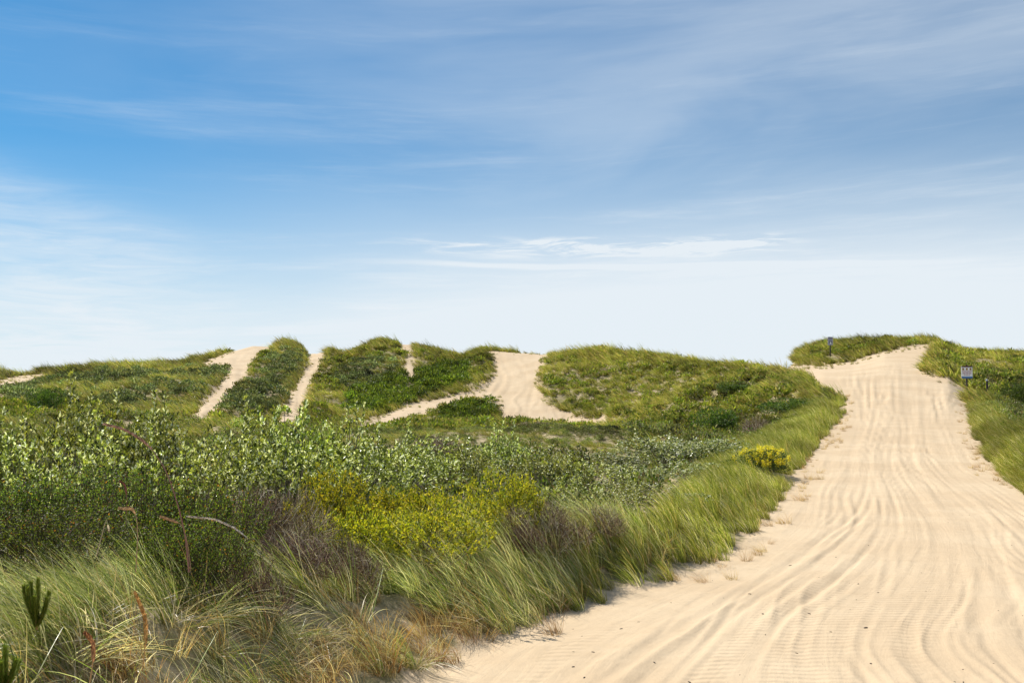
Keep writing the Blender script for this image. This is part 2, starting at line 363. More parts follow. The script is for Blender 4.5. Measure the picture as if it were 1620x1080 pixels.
class Geo:                        # collects quads
    def __init__(s): s.v, s.q, s.c, s.n = [], [], [], 0
    def add(s, V, Q, C):
        s.v.append(V); s.q.append(Q + s.n); s.c.append(np.broadcast_to(C, V.shape)); s.n += len(V)
    def leaves(s, P, D_, Nn, Ln, Wd, C):      # oval leaves folded along the midrib
        n = len(P); D_ = unit(D_); S = unit(np.cross(D_, Nn)); Nn = np.cross(S, D_)
        Ln = np.broadcast_to(Ln, (n,))[:, None]; Wd = np.broadcast_to(Wd, (n,))[:, None]
        v = np.stack([P, P + D_ * Ln * .35 + S * Wd + Nn * Wd * .35, P + D_ * Ln * .75 + S * Wd * .8 + Nn * Wd * .25, P + D_ * Ln - Nn * Ln * .08,
                      P + D_ * Ln * .75 - S * Wd * .8 + Nn * Wd * .25, P + D_ * Ln * .35 - S * Wd + Nn * Wd * .35], 1)
        b = np.arange(n)[:, None] * 6
        q = np.concatenate([b + [0, 1, 2, 3], b + [0, 3, 4, 5]], 0)
        s.add(v.reshape(-1, 3), q, np.repeat(C, 6, 0))
    def chips(s, P, D_, Nn, Ln, Wd, C):       # small diamonds
        n = len(P); D_ = unit(D_); S = unit(np.cross(D_, Nn))
        Ln = np.broadcast_to(Ln, (n,))[:, None]; Wd = np.broadcast_to(Wd, (n,))[:, None]
        v = np.stack([P, P + D_ * Ln * .5 + S * Wd, P + D_ * Ln, P + D_ * Ln * .5 - S * Wd], 1)
        s.add(v.reshape(-1, 3), np.arange(n)[:, None] * 4 + [0, 1, 2, 3], np.repeat(C, 4, 0))
    def ribbons(s, P, D0, bend, Ln, Wd, C, S_=5, tipc=None, face=None):   # curved tapering blades
        n = len(P); Ln = np.broadcast_to(Ln, (n,)); Wd = np.broadcast_to(Wd, (n,))
        side = unit(np.cross(D0, face if face is not None else rng.normal(size=(n, 3))))
        pts, d, p = [], unit(D0), P.copy()
        for k in range(S_ + 1):
            t = k / S_; wv = Wd * (1 - t)**.6 * .5 if k < S_ else Wd * .04
            pts.append(p + side * wv[:, None]); pts.append(p - side * wv[:, None])
            d = unit(d + bend / S_); p = p + d * (Ln / S_)[:, None]
        v = np.stack(pts, 1); m_ = 2 * (S_ + 1); b = np.arange(n)[:, None] * m_
        q = np.concatenate([b + [2 * k, 2 * k + 1, 2 * k + 3, 2 * k + 2] for k in range(S_)], 0)
        cc = np.repeat(C[:, None, :], m_, 1)
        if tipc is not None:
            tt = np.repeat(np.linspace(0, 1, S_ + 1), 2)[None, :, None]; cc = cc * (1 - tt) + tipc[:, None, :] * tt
        s.add(v.reshape(-1, 3), q, cc.reshape(-1, 3))
    def tubes(s, PT, Rd, C, sides=4):         # PT: n x k x 3 centre lines, Rd: n x k radii
        n, k, _ = PT.shape; T = unit(np.gradient(PT, axis=1))
        up = np.broadcast_to(np.array([.31, .17, .93]), T.shape); A = unit(np.cross(T, up)); B = np.cross(T, A)
        an = np.arange(sides) * 2 * np.pi / sides
        v = PT[:, :, None] + Rd[:, :, None, None] * (A[:, :, None] * np.cos(an)[:, None] + B[:, :, None] * np.sin(an)[:, None])
        idx = np.arange(n * k * sides).reshape(n, k, sides)
        a, b_ = idx[:, :-1], idx[:, 1:]
        q = np.stack([a, np.roll(a, -1, 2), np.roll(b_, -1, 2), b_], -1).reshape(-1, 4)
        s.add(v.reshape(-1, 3), q, np.repeat(C, k * sides, 0) if len(C) == n else C)
    def box(s, c, sx, sy, sz, C=(.5, .5, .5)):
        v = np.array([[x, y, z] for x in (-.5, .5) for y in (-.5, .5) for z in (-.5, .5)]) * [sx, sy, sz] + c
        s.add(v, np.array([[0, 1, 3, 2], [4, 6, 7, 5], [0, 4, 5, 1], [2, 3, 7, 6], [0, 2, 6, 4], [1, 5, 7, 3]]), np.array(C))
    def mesh(s, name, m, smooth=False):
        return mesh(name, np.concatenate(s.v), np.concatenate(s.q), m, np.concatenate(s.c), smooth)
def pick(cols_, n, var=.25, wts=None):
    c = np.array(cols_)[rng.choice(len(cols_), n, p=wts)]; return c * (1 + (rng.random((n, 1)) - .5) * 2 * var)
def sph(n, up=0.0):
    v = unit(rng.normal(size=(n, 3))); v[:, 2] = np.where(v[:, 2] < -.2, -v[:, 2], v[:, 2]); return unit(v + [0, 0, up])

# ------------------------------------------------------------------ terrain meshes
nr, nc = X.shape; idx = np.arange(nr * nc).reshape(nr, nc)
Qa = np.stack([idx[:-1, :-1], idx[:-1, 1:], idx[1:, 1:], idx[1:, :-1]], -1).reshape(-1, 4)
sdf = SDn.ravel()[Qa].mean(1); whf = WH.ravel()[Qa[:, 0]]
cls = np.where(sdf > 0, whf, 0)
dist_f = D.ravel()[Qa[:, 0]]; cls = np.where((dist_f > 150) & (cls > 0), 0, cls)
VV = np.stack([X.ravel(), Y.ravel(), Z.ravel() + EYE], 1)
flow = np.stack([UU.ravel(), arc.ravel(), np.zeros(X.size)], 1); RUT = (rut * inn).ravel()
def submesh(name, k, m):
    q = Qa[cls == k]; u, inv = np.unique(q, return_inverse=True)
    return mesh(name, VV[u], inv.reshape(-1, 4), m, None, True, {'veg': VEG.ravel()[u], 'tread': TREAD.ravel()[u], 'flow': flow[u]})
tag(obj('dune_ground', submesh('dune_ground', 0, M['ground'])), 'sandy ground and dune slopes under the grass and shrubs', 'ground', kind='structure')
tl = ['wide rutted pale sand track climbing the hill on the right', 'pale sand chute between the grassy dunes in the middle with a branch to its left',
      'pale sand chute curving down the dune at far left of the ridge', 'second narrower sand chute right of the dark green dune face',
      'narrow broken sand gap below the highest grassy dune top', 'small pale sand patch at the left edge of the ridge']
for k in range(6):
    tag(obj('sand_track', submesh('sand_track', k + 1, M['sand'])), tl[k], 'sand track', kind='structure')

# ------------------------------------------------------------------ prototypes for what nobody could count
G = np.array
GREEN = [(.18, .26, .06), (.09, .15, .03), (.28, .36, .12), (.42, .49, .27), (.64, .68, .48)]
STRAW = [(.60, .54, .37), (.45, .36, .19), (.74, .69, .53), (.38, .26, .12)]
WIND = np.array([-1.0, -.15, 0])
def tuft(n, L0, L1, wd, lean, r, straw=.35, seg=5, greens=GREEN, straws=STRAW, droop=.45, seed=0):
    g = Geo(); a = rng.random(n) * 2 * np.pi; rr = r * np.sqrt(rng.random(n))
    P = np.stack([rr * np.cos(a), rr * np.sin(a), np.full(n, -.04)], 1)
    out = np.stack([np.cos(a), np.sin(a), np.zeros(n)], 1)
    D0 = unit(G([0, 0, 1.0]) + out * .28 + WIND * lean * .45 + rng.normal(size=(n, 3)) * .14)
    ln = L0 + (L1 - L0) * rng.random(n)**1.3
    bend = WIND * lean * (.5 + rng.random((n, 1)) * .9) + G([0, 0, -1.0]) * droop * rng.random((n, 1)) + rng.normal(size=(n, 3)) * .15
    isS = rng.random(n) < straw
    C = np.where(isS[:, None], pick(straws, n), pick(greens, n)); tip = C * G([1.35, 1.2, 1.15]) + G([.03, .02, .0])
    C = np.where(isS[:, None], C * .75, C * G([.75, .6, .5]))  # bases darker and warmer: shade low in the tuft put into the colour
    g.ribbons(P, D0, bend, ln, wd * (.6 + .8 * rng.random(n)), C, seg, tip); return g
hidden = {}
def protos(name, gs, m):
    cl = bpy.data.collections.new(name)
    for i, g in enumerate(gs):
        cl.objects.link(bpy.data.objects.new(name + '_piece', g.mesh(name + '_piece', m)))
    hidden[name] = (cl, len(gs)); return cl
def cover(n, r, h, size, cols_, wts=None, up=.5):
    g = Geo(); s = sph(n, .3); rad = (.55 + .45 * rng.random((n, 1))); lump = 1 + .25 * np.sin(s[:, :1] * 7 + 1) * np.cos(s[:, 1:2] * 6)
    P = s * rad * lump * G([r, r, h]); P[:, 2] = np.abs(P[:, 2])
    D_ = unit(s * .6 + G([0, 0, up]) + rng.normal(size=(n, 3)) * .5); Nn = unit(rng.normal(size=(n, 3)) * .6 + s)
    g.chips(P, D_, Nn, size * (.6 + .8 * rng.random(n)), size * .28, pick(cols_, n, .3, wts)); return g
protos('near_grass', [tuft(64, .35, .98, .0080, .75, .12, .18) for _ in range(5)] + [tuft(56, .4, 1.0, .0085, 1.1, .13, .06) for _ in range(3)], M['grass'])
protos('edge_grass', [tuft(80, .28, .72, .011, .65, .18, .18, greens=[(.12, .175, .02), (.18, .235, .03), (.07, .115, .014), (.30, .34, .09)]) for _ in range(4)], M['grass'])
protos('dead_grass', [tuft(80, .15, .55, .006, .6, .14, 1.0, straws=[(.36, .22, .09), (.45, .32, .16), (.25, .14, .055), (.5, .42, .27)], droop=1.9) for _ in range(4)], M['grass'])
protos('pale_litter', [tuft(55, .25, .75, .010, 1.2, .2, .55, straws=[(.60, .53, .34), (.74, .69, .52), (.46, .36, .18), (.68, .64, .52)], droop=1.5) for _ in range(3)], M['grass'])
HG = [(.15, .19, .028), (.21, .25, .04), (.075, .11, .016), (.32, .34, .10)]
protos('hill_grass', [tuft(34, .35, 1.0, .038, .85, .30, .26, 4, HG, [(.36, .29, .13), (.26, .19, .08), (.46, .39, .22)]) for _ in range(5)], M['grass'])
protos('green_cover', [cover(150, .5, .38, .15, [(.16, .19, .022), (.085, .12, .016), (.26, .28, .035), (.28, .23, .07)]) for _ in range(5)], M['soft'])
protos('sage_cover', [cover(150, .5, .36, .14, [(.17, .195, .075), (.10, .13, .045), (.29, .31, .16), (.07, .085, .022)]) for _ in range(5)], M['soft'])
protos('dark_cover', [cover(150, .55, .5, .16, [(.085, .12, .014), (.13, .165, .018), (.045, .07, .01), (.18, .21, .025)]) for _ in range(4)], M['soft'])
protos('low_cover', [cover(300, .42, .36, .07, [(.13, .18, .022), (.07, .105, .014), (.22, .26, .04), (.22, .17, .08), (.36, .36, .18)]) for _ in range(4)], M['soft'])

def gn_scatter(name, proto, x, y, scale, label, cat, zoff=0.0, rz=.35, tint=None, zs=None, full=False):
    n = len(x); z = height(x, y) + EYE + zoff
    cl, k = hidden[proto]
    rot = np.stack([rng.normal(size=n) * .08, rng.normal(size=n) * .08, rng.random(n) * 6.283 if full else rng.normal(size=n) * rz], 1)
    s3_ = np.stack([scale, scale, scale * (zs if zs is not None else 1)], 1)
    me = mesh(name, np.stack([x, y, z], 1), np.zeros((0, 4), int), None, None, False,
              {'rot': rot, 'scl': s3_, 'idx': rng.integers(0, k, n), 'tint': (tint if tint is not None else rng.normal(size=n) * .10).astype(float)})
    o = obj(name, me)
    t = bpy.data.node_groups.new(name, 'GeometryNodeTree')
    t.interface.new_socket('Geometry', in_out='INPUT', socket_type='NodeSocketGeometry'); t.interface.new_socket('Geometry', in_out='OUTPUT', socket_type='NodeSocketGeometry')
    gi, go = t.nodes.new('NodeGroupInput'), t.nodes.new('NodeGroupOutput')
    ci = t.nodes.new('GeometryNodeCollectionInfo'); ci.inputs[0].default_value = cl; ci.inputs[1].default_value = True; ci.inputs[2].default_value = True
    io = t.nodes.new('GeometryNodeInstanceOnPoints'); io.inputs['Pick Instance'].default_value = True
    def na(nm, dt):
        a = t.nodes.new('GeometryNodeInputNamedAttribute'); a.data_type = dt; a.inputs[0].default_value = nm
        return next(s for s in a.outputs if s.enabled and s.name == 'Attribute')
    e2r = t.nodes.new('FunctionNodeEulerToRotation'); t.links.new(na('rot', 'FLOAT_VECTOR'), e2r.inputs[0])
    t.links.new(gi.outputs[0], io.inputs['Points']); t.links.new(ci.outputs[0], io.inputs['Instance'])
    t.links.new(na('idx', 'INT'), io.inputs['Instance Index']); t.links.new(e2r.outputs[0], io.inputs['Rotation'])
    t.links.new(na('scl', 'FLOAT_VECTOR'), io.inputs['Scale']); t.links.new(io.outputs[0], go.inputs[0])
    md = o.modifiers.new('scatter', 'NODES'); md.node_group = t
    return tag(o, label, cat, kind='stuff')
keepclear = [(1561, 62, .6, 12), (1529.5, 66, .8, 4), (1230, 74, .7, 4), (1314.5, 93, .5, 3), (1205, 27, .8, 1.6)]
def clear(x, y):
    o = np.ones(len(x), bool)
    for p_, d_, rx, ry in keepclear:
        xx = (p_ - 810) / F * d_; o &= ~((np.abs(x - xx) < rx) & (y < d_ + .7) & (y > d_ - ry))
    return o
# candidate points, about uniform over the ground
def cand(n, d0, d1, p0=-60, p1=1680):
    d = np.sqrt(rng.random(n) * (d1**2 - d0**2) + d0**2); p = p0 + (p1 - p0) * rng.random(n)
    x = (p - 810) / F * d; return x, d, p
def area(d0, d1, p0=-60, p1=1680): return (d1**2 - d0**2) / 2 * (p1 - p0) / F
def info(x, y):
    zs_ = height(x, y, False); s, wh = sand_sd(x, y, zs_); s = s + (fbm(x * .9, y * .9, 31, 3) - .5) * np.where(y < 56, 26, 7)
    px, py = proj(x, y, height(x, y)); return s, px, py

# ------------------------------------------------------------------ hills: grass and low cover
x, y, p = cand(int(area(56, 150) * 4.0), 56, 150)
s, px, py = info(x, y)
cdist = np.interp(p, LC[:, 0], LC[:, 1]); ok = (s < -2.5) & (y < cdist + 5) & clear(x, y)
x, y, p, s, px, py = (a[ok] for a in (x, y, p, s, px, py))
patch = fbm(x / 6, y / 9, 41, 3); r = rng.random(len(x))
edgeg = (s > -13) | ((s > -30) & (y < 66) & (px > 1150)); crest = (np.interp(p, LC[:, 0], LC[:, 1]) - y < 5)
sage = inpoly(px, py, [(395, 600), (430, 550), (480, 545), (495, 575), (470, 610), (440, 650), (330, 660)]) | inpoly(px, py, [(150, 580), (330, 580), (370, 585), (350, 615), (310, 660), (120, 640), (0, 640), (0, 615)]) | inpoly(px, py, [(560, 570), (630, 560), (640, 600), (560, 620), (520, 600)])
dark = inpoly(px, py, [(540, 650), (560, 615), (640, 590), (700, 578), (740, 578), (740, 605), (690, 622), (640, 640), (600, 655)]) | inpoly(px, py, [(690, 655), (730, 640), (775, 632), (785, 650), (760, 668), (700, 668)])
right = px > 1255
pg = np.where(edgeg | crest, .92, np.where(right, .48, np.where(px > 860, .48, .62)) + (patch - .5) * 1.6)
pg = np.where(sage, .34 + .55 * sstep(.5, .66, patch) + .6 * (edgeg | crest), pg); pg = np.where(dark, .03, pg)
isg = r < pg
gs_ = .55 + .5 * rng.random(len(x))**1.5 + .22 * (edgeg | crest) + np.where(p > 1240, .2, .55) * crest * (rng.random(len(x)) < .12)
sab = np.full(len(x), -99.0)
for nm_, P_ in POLY.items():
    if nm_ != 'main': sab = np.maximum(sab, np.maximum(sdpoly(px, py - 9, P_), sdpoly(px, py - 17, P_)))
gs_ = gs_ * np.where(sab > -1, .45, 1)
isg &= ~((sab > -1) & (rng.random(len(x)) < .4))
tint = (patch - .5) * 1.4 + rng.normal(size=len(x)) * .26
gn_scatter('dune_grass', 'hill_grass', x[isg], y[isg], gs_[isg], 'wind-combed beach grass over the far dune slopes and crests', 'beach grass', tint=tint[isg])
rest = ~isg; th = rng.random(len(x)) < .85
for nm, prt, sel, lab in (('ground_cover', 'green_cover', rest & ~sage & ~dark, 'low mid-green leafy cover over the far dune slopes'),
                     ('ground_cover', 'sage_cover', rest & sage, 'dull grey-green low cover on the left dune faces'),
                     ('ground_cover', 'dark_cover', rest & dark, 'deep green low thicket below the highest grassy dune')):
    sel = sel & th
    gn_scatter(nm, prt, x[sel], y[sel], (.45 + 1.15 * rng.random(sel.sum())**1.6), lab, 'ground cover', zoff=-.05, tint=tint[sel], full=True)

# ------------------------------------------------------------------ flats between the near shrubs and the dunes
x, y, p = cand(int(area(13, 58) * 4.2), 13, 58); xe, ye, pe = cand(int(area(38, 80, 540, 1000) * 9), 38, 80, 540, 1000); x, y, p = np.concatenate([x, xe]), np.concatenate([y, ye]), np.concatenate([p, pe]); s, px, py = info(x, y)
le_, re2 = ip(y, LE), ip(y, RE); sl_ = poly_dist(x, y, LE); left = p < le_
ok = (s < 2) & ((left & (sl_ > 2.4)) | ((p > re2) & (poly_dist(x, y, RE) > 1.0))) & clear(x, y); x1, y1 = x[ok], y[ok]; pt = fbm(x1 / 3, y1 / 3, 43, 3)
isg = rng.random(len(x1)) < .40 + (pt - .5) * 1.5
thin = (x1 > (900 - 810) / F * y1) & (x1 < (1190 - 810) / F * y1) & (y1 < 34) & (rng.random(len(x1)) < .75); x1, y1, pt, isg = x1[~thin], y1[~thin], pt[~thin], isg[~thin]
pq = 810 + F * x1 / y1; lowf = np.where((y1 > 36) & (pq > 540) & (pq < 1000), .42, 1.0)
gn_scatter('dune_grass', 'hill_grass', x1[isg], y1[isg], (.5 + .4 * rng.random(isg.sum())) * lowf[isg], 'mixed green and straw grass on the flat ground behind the shrubs', 'beach grass', tint=(pt[isg] - .5))
gn_scatter('ground_cover', 'low_cover', x1[~isg], y1[~isg], (.35 + 1.3 * rng.random((~isg).sum())**2) * lowf[~isg], 'low green and brown plants filling the flat between shrubs', 'ground cover', tint=(pt[~isg] - .5) * 1.6 + rng.normal(size=(~isg).sum()) * .25, full=True)
# grass hedges along both edges of the main track
x, y, p = cand(int(area(11, 60, 900, 1700) * 55), 11, 60, 900, 1700)
le_, re2 = ip(y, LE), ip(y, RE); dl, dr = poly_dist(x, y, LE), poly_dist(x, y, RE); nz = (fbm(x * .9, y * .9, 31, 3) - .5) * 26 / 22
ok = (y < 57.5) & ((p < le_) & (dl > -nz + .05) & (dl < 2.8 + nz * 2)) | ((p > re2) & (dr > -nz + .05) & (dr < 1.5 + nz * 2))
keep = rng.random(len(x)) < np.interp(y, [11, 20, 60], [.60, .5, .24]); ok &= keep & clear(x, y) & ~((p < le_) & (dl > np.interp(y, [11, 16, 24, 32], [1.0, 1.2, 1.9, 3.0])))
x, y, dl = x[ok], y[ok], np.minimum(dl, dr)[ok]
gn_scatter('dune_grass', 'edge_grass', x, y, (.6 + .5 * rng.random(len(x))) * np.interp(dl, [0, .8], [.65, 1.0]) * np.interp(y, [11, 16, 24, 34, 60], [.85, .85, .85, 1.0, 1.1]), 'thick green grass ridge lining both sides of the wide sand track', 'beach grass', tint=(fbm(x / 1.5, y / 2.5, 47, 3) - .5) * 1.3 - np.where(x > ip(y, RE) * 0 + (ip(y, RE) - 815) / F * y, .22, 0))

# stray blades creeping onto the sand
x, y, p = cand(int(area(9, 60, 800, 1700) * 5), 9, 60, 800, 1700); s, px, py = info(x, y)
ok = (s > -4) & (s < 11) & (rng.random(len(x)) < .55)
gn_scatter('stray_grass', 'dead_grass', x[ok], y[ok], .25 + .45 * rng.random(ok.sum()), 'stray dry blades creeping onto the sand along the track edges', 'dead grass', rz=1.5)
x, y, p = cand(int(area(60, 125, -60, 1600) * 2.4), 60, 125, -60, 1600); s, px, py = info(x, y)
ok = (s > -3) & (s < 4.0) & (rng.random(len(x)) < .5)
gn_scatter('stray_grass', 'hill_grass', x[ok], y[ok], .2 + .25 * rng.random(ok.sum()), 'small grass tufts creeping into the far sand chutes', 'beach grass', rz=1.0)
# ------------------------------------------------------------------ near bank
x, y, p = cand(int(area(2.6, 14, -260, 1150) * 85), 2.6, 14, -260, 1150)
le_ = ip(y, LE); dl = poly_dist(x, y, LE); nz = (fbm(x * .9, y * .9, 31, 3) - .5) * 26 / 22
px, py = proj(x, y, height(x, y))
ok = (p < le_) & (dl > .25 - nz) & (dl < np.interp(y, [5.7, 6.6, 8, 9, 14], [9, 3.0, 2.0, 1.6, 1.6]) + nz); bare = inpoly(px, py, [(550, 985), (600, 950), (660, 950), (700, 985), (690, 1040), (620, 1040)])
bare2 = (dl < 1.25) & (y < 9.8)
dens = np.interp(y, [2.6, 5, 8, 11, 14], [.95, .95, .9, .8, .6]); dens = dens * np.where(bare, .03, 1) * np.where(bare2, .22, 1)
dens = dens * sstep(.15, .38, fbm(x * 1.5, y * 1.5, 52, 3) + .12)
g1 = ok & (rng.random(len(x)) < dens * 1.0) & (y > 2.9)
gn_scatter('dune_grass', 'near_grass', x[g1], y[g1], (.58 + .45 * rng.random(g1.sum())) * np.interp(y[g1], [2.6, 3.6, 4.6, 6, 7.5, 9, 14], [1.1, 1.1, .96, .72, .68, .85, .95]), 'long pale green and straw grass blowing left across the foreground bank', 'beach grass', rz=.28, tint=(fbm(x[g1] * .8, y[g1] * .8, 53, 3) - .42) * 1.2)
nearedge = np.exp(-((dl - .4) / .6)**2) * np.interp(y, [9, 11], [1, .7])
g2 = ok & (rng.random(len(x)) < .02 + .50 * nearedge * sstep(.36, .6, fbm(x * 1.8, y * 1.8, 57, 3) + .08)) & ~(bare & (rng.random(len(x)) < .85) & (px < 650))
g2 |= (rng.random(len(x)) < .5) & (p < le_) & inpoly(px, py, [(655, 965), (700, 945), (790, 950), (810, 985), (745, 1020), (720, 1045), (680, 1050)])
gn_scatter('dead_grass', 'dead_grass', x[g2], y[g2], .45 + .5 * rng.random(g2.sum()), 'brown dead grass and roots matted along the near sand edge', 'dead grass', rz=1.2, tint=rng.normal(size=g2.sum()) * .2)

g3 = ok & (rng.random(len(x)) < .22 * sstep(8, 6, y) + .04) & (y > 2.8) & (y < 9)
gn_scatter('dead_grass', 'pale_litter', x[g3], y[g3], .5 + .35 * rng.random(g3.sum()), 'pale straw thatch lying under the blowing foreground grass', 'dead grass', rz=3, tint=rng.normal(size=g3.sum()) * .2)
# ------------------------------------------------------------------ shrubs
BARK = [(.16, .13, .11), (.11, .085, .07), (.22, .19, .17)]
def branches(g, n, tips, rad, cols_=BARK, k=6):
    base = rng.normal(size=(len(tips), 3)) * .10 * G([1, 1, 0]); t = np.linspace(0, 1, k)[None, :, None]
    mid = (base + tips) / 2 + rng.normal(size=tips.shape) * .10 + G([0, 0, .05])
    PT = base[:, None] * (1 - t)**2 + 2 * mid[:, None] * t * (1 - t) + tips[:, None] * t**2
    PT = PT + rng.normal(size=PT.shape) * .012 * np.sin(np.pi * t)
    g.tubes(PT, np.linspace(1, .25, k)[None] * rad * (.6 + .8 * rng.random((len(tips), 1))), pick(cols_, len(tips)))
def lumpy(n, w_, h_, lumps=9, low=.0):
    lumps = max(5, lumps - 3)
    """points on an uneven shrub outline made of many overlapping lumps"""
    a = rng.random(lumps) * 6.283; rr = np.sqrt(rng.random(lumps)) * .62
    cz = .35 + .45 * rng.random(lumps) * (1 - rr**2 * .5); c0 = np.stack([np.cos(a) * rr * w_ / 2, np.sin(a) * rr * w_ / 2, cz * h_], 1)
    sz = .15 + .17 * rng.random(lumps); i = rng.integers(0, lumps, n); s = unit(rng.normal(size=(n, 3)))
    P = c0[i] + s * sz[i][:, None] * G([w_, w_, h_ * 1.0]) * (.80 + .20 * rng.random((n, 1)))
    P[:, 2] = np.where(P[:, 2] < low, low + rng.random(n) * h_ * .4, P[:, 2]); return P, s
def leafy(w_=2.4, h_=1.7, ncl=300, leaf=.072, cols_=None, wts=None, sprigs=30):
    f = Geo(); b = Geo(); P, s = lumpy(ncl, w_, h_)
    k = sprigs; sp_ = P[rng.choice(ncl, k)] ; sp_[:, 2] = np.maximum(sp_[:, 2], h_ * .55); up = unit(G([0, 0, 1.0]) + rng.normal(size=(k, 3)) * .35)
    ln = .18 + .3 * rng.random((k, 1)); ext = np.concatenate([sp_ + up * ln * q for q in (.35, .6, .8, 1.0)]); P = np.concatenate([P, ext]); s = np.concatenate([s, np.tile(up, (4, 1))])
    m_ = 8; PP = np.repeat(P, m_, 0) + rng.normal(size=(len(P) * m_, 3)) * .018
    ax = unit(s + G([0, 0, .7])); ang = np.tile(np.arange(m_) * 2.4, len(P)) + np.repeat(rng.random(len(P)) * 6, m_)
    A = unit(np.cross(ax, G([.3, .2, .1]))); B = np.cross(ax, A); A, B, AX = np.repeat(A, m_, 0), np.repeat(B, m_, 0), np.repeat(ax, m_, 0)
    rad = A * np.cos(ang)[:, None] + B * np.sin(ang)[:, None]; op = .5 + .9 * rng.random((len(PP), 1))
    D_ = unit(AX + rad * op + rng.normal(size=PP.shape) * .2)
    C = pick(cols_, len(PP), .22, wts)
    f.leaves(PP, D_, unit(AX - rad * .3 + rng.normal(size=PP.shape) * .35), leaf * (.6 + .7 * rng.random(len(PP))), leaf * .25 * (.8 + .4 * rng.random(len(PP))), C)
    tips = P[rng.choice(len(P), 90)]; branches(b, 0, tips, .011)
    return f.mesh('foliage', M['leaf']), b.mesh('branches', M['twig'])
def broom(w_=1.5, h_=1.2, n=520, cols_=None, leaf=.028, per=26, twl=.34, flecks=.02, fleckc=(.55, .26, .03)):
    f = Geo(); b = Geo(); P, s = lumpy(n, w_, h_, 10)
    up = unit(G([0, 0, 1.15]) + s * .5 + rng.normal(size=(n, 3)) * .22 + WIND * .15); ln = twl * (.5 + .8 * rng.random((n, 1)))
    t = rng.random((n, per, 1)); PP = (P[:, None] + up[:, None] * ln[:, None] * (t - .35)).reshape(-1, 3) + rng.normal(size=(n * per, 3)) * .010
    U_ = np.repeat(up, per, 0); D_ = unit(U_ + rng.normal(size=U_.shape) * .65); C = pick(cols_, len(PP), .3)
    fl = rng.random(len(PP)) < flecks; C[fl] = G(fleckc) * (.7 + .6 * rng.random((fl.sum(), 1)))
    f.chips(PP, D_, rng.normal(size=PP.shape), leaf * (.7 + .8 * rng.random(len(PP))), leaf * .26, C)
    q = np.linspace(0, 1, 3)[None, :, None]; PT = P[:, None] + up[:, None] * ln[:, None] * (q - .5)
    b.tubes(PT, np.array([[.0035, .003, .0015]]) * np.ones((n, 1)), pick([(.05, .06, .02), (.09, .06, .035)], n), 3)
    branches(b, 0, P[rng.choice(n, 60)], .008)
    return f.mesh('foliage', M['soft']), b.mesh('branches', M['twig'])
def bare(w_=1.3, h_=.9, n=1900, cols_=((.17, .105, .06), (.27, .18, .11), (.07, .042, .026), (.46, .38, .27))):
    b = Geo(); f = Geo(); P, s = lumpy(n, w_, h_, 9)
    D0 = unit(s * .7 + G([0, 0, .8]) + WIND * .3 + rng.normal(size=(n, 3)) * .45)
    b.ribbons(P - D0 * .12, D0, rng.normal(size=(n, 3)) * .5,   .12 + .20 * rng.random(n), .0065, pick(cols_, n, .4), 3)
    branches(b, 0, P[rng.choice(n, 150)], .0045, cols_)
    k = 260; i = rng.choice(n, k); f.chips(P[i] + rng.normal(size=(k, 3)) * .04, rng.normal(size=(k, 3)), rng.normal(size=(k, 3)), .03, .007, pick([(.07, .08, .02), (.13, .10, .04)], k))
    return f.mesh('foliage', M['soft']), b.mesh('branches', M['twig'])
def fine(w_, h_, n, size, cols_, wts=None):
    f = Geo(); b = Geo(); P, s = lumpy(n, w_, h_, 12)
    f.chips(P, unit(s + G([0, 0, .5]) + rng.normal(size=P.shape) * .5), rng.normal(size=P.shape), size * (.6 + .8 * rng.random(n)), size * .28, pick(cols_, n, .3, wts))
    branches(b, 0, P[rng.choice(n, 50)], .015)
    return f.mesh('foliage', M['soft']), b.mesh('branches', M['twig'])
def lupin(w_=1.6, h_=.9):
    f = Geo(); b = Geo(); n = 5200; P, s = lumpy(n, w_, h_, 13); P[:2200, 2] *= .45
    f.chips(P, unit(s + G([0, 0, .6]) + rng.normal(size=P.shape) * .5), rng.normal(size=P.shape), .055, .014, pick([(.07, .12, .025), (.11, .17, .04), (.05, .08, .02)], n))
    branches(b, 0, P[rng.choice(n, 60)], .008)
    k = 130; top = P[P[:, 2] > h_ * .25]; q = top[rng.choice(len(top), k)]; per = 34; fl = Geo()
    up = unit(G([0, 0, 1]) + rng.normal(size=(k, 3)) * .18); t = rng.random((k, per, 1)); an = rng.random((k, per)) * 6.283
    PP = q[:, None] + up[:, None] * (t * .24 + .02); rad = np.stack([np.cos(an), np.sin(an), np.full(an.shape, .4)], -1)
    fl.chips((PP + rad * .012 * (1.2 - t)).reshape(-1, 3), rad.reshape(-1, 3), rng.normal(size=(k * per, 3)), .042, .013, pick([(.76, .66, .03), (.84, .76, .06), (.60, .50, .03)], k * per, .15))
    return f.mesh('foliage', M['soft']), b.mesh('branches', M['twig']), fl.mesh('flower_spikes', M['soft'])
LC1 = [(.26, .29, .06), (.11, .14, .024), (.46, .50, .09), (.84, .85, .60), (.03, .042, .011)]  # near-white entry paints glints into the leaves, near-black one the dark gaps
LC2 = [(.24, .29, .09), (.12, .155, .035), (.46, .50, .27), (.80, .80, .66), (.035, .05, .014)]  # palest entry is glint put into leaf colour, darkest stands for shaded gaps
